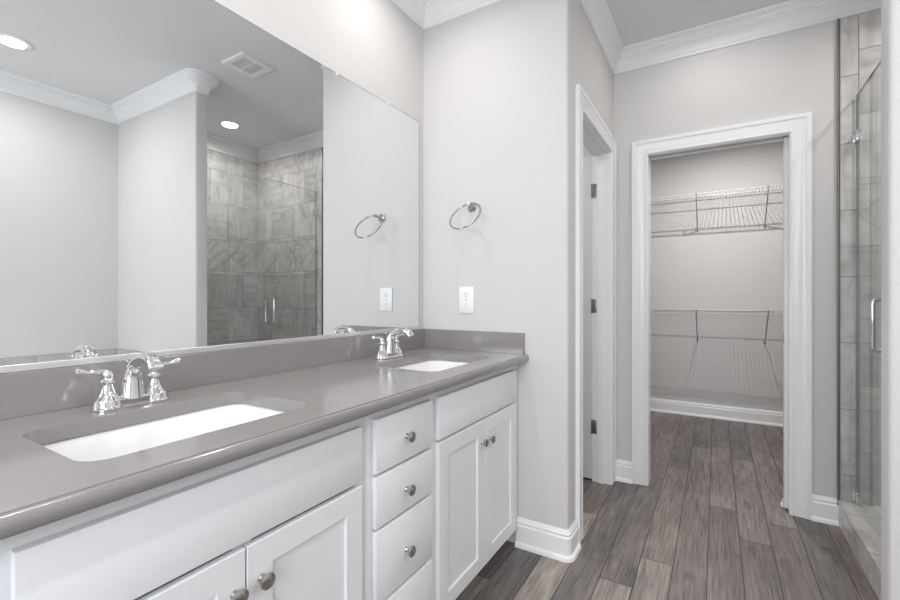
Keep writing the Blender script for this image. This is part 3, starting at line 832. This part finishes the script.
# ================================================================ CEILING FIXTURES
def can(x, y, label):
    root = empty('recessed_light', (x, y, CZ)); tag(root, label, 'ceiling light', 'recessed ceiling lights')
    bm = bmesh.new(); lathe(bm, [(.0655, -.0005), (.094, -.0005), (.095, -.003), (.090, -.0065), (.070, -.0085), (.0655, -.007)], (0, 0, 0), 40)
    bm.faces.ensure_lookup_table()
    for fc in [f for f in bm.faces if len(f.verts) > 10]: bm.faces.remove(fc)
    obj('trim_ring', bm, M_PLASTIC, root, sm=40)
    bm = bmesh.new(); lathe(bm, [(0, -.0045), (.0655, -.0045), (.0655, -.0015), (0, -.0015)], (0, 0, 0), 36); obj('lens', bm, M_LENS, root)
LB = {'vanity_far': 'round lit recessed light in the ceiling above the far sink', 'vanity_near': 'round lit recessed light in the ceiling above the nearer sink',
      'tub': 'round lit recessed light in the bathroom ceiling, mirrored top left', 'shower': 'round lit recessed light above the tiled shower',
      'room': 'added unseen fill lamp behind the photographer, built as a recessed light', 'closet': 'round lit recessed light inside the closet',
      'toilet': 'round lit recessed light in the toilet room', 'passage': 'round lit recessed light in the passage ceiling before the closet'}
for k, (x, y, p) in CANS.items(): can(x, y, LB[k])
vt = empty('exhaust_vent', (-.002, 1.772, CZ)); vt.scale = (.92, .92, 1); tag(vt, 'square white slatted exhaust vent in the bathroom ceiling', 'vent')
bm = bmesh.new()
for a in ((-.125, .125, -.122, -.085), (-.125, .125, .085, .122), (-.125, -.088, -.085, .085), (.088, .125, -.085, .085)):
    box(bm, a[0], a[1], a[2], a[3], -.014, -.0005)
obj('frame', bm, M_PLASTIC, vt)
bm = bmesh.new(); box(bm, -.088, .088, -.085, .085, -.0015, -.0005); obj('dark_opening', bm, M_DARK, vt)
bm = bmesh.new()
for i in range(10):
    x = -.080 + i * .0178; box(bm, x - .0048, x + .0048, -.085, .085, -.012, -.008)
box(bm, -.088, .088, -.006, .006, -.0125, -.0075); obj('grille', bm, M_PLASTIC, vt)

# ================================================================ TUB BY THE FAR WALL (seen only in the mirror)
tx0, tx1, ty0, ty1, TZ = .78, XR - .012, -.25, YB0 - .012, .55
bm = bmesh.new(); slab_holes(bm, [(tx0, ty0), (tx1, ty0), (tx1, ty1), (tx0, ty1)], [rrect((tx0 + tx1) / 2, (ty0 + ty1) / 2, .33, .80, .16, 8)], TZ - .03, TZ)
box(bm, tx0 + .01, tx0 + .03, ty0 + .01, ty1, 0.001, TZ - .0305); box(bm, tx0 + .03, tx1, ty0 + .01, ty0 + .03, 0.001, TZ - .0305)
o = obj('tub_deck', bm, M_QUARTZ); tag(o, 'grey boxed tub surround along the far wall, seen in the mirror', 'tub deck')
bm = bmesh.new(); cx_, cy_ = (tx0 + tx1) / 2, (ty0 + ty1) / 2
def R(d, z): return [(x, y, z) for x, y in rrect(cx_, cy_, .33 - d, .80 - d, max(.16 - d * .4, .05), 8)]
loft(bm, [R(-.045, TZ + .0005), R(-.045, TZ + .012), R(-.038, TZ + .018), R(0.0, TZ + .018), R(.012, TZ + .010), R(.03, TZ - .12), R(.06, TZ - .33), R(.11, TZ - .40), R(.20, TZ - .42)], True, False, True)
o = obj('bathtub', bm, M_CERAMIC, sm=50); tag(o, 'white drop-in bathtub set in the grey surround', 'bathtub')
P = []
a = 0
while a < 1.86 - 1e-6:
    b = min(a + .33 + (.16 if a == 0 else 0), 1.86); P.append(([(a, TZ + .0), (b, TZ + .0), (b, .748), (a, .748)], H_)); a = b
tile_wall('wall_tub_splash', (XR, YB0 - .012, 0), (0, -1, 0), (-1, 0, 0), P, (0, 1.86, TZ, .748))
P = [([(a, TZ), (min(a + .33, .85), TZ), (min(a + .33, .85), .748), (a, .748)], H_) for a in (0, .33, .66)]
tile_wall('wall_tub_splash_end', (tx0 - .012, YB0, 0), (1, 0, 0), (0, -1, 0), P, (0, .85, TZ, .748))
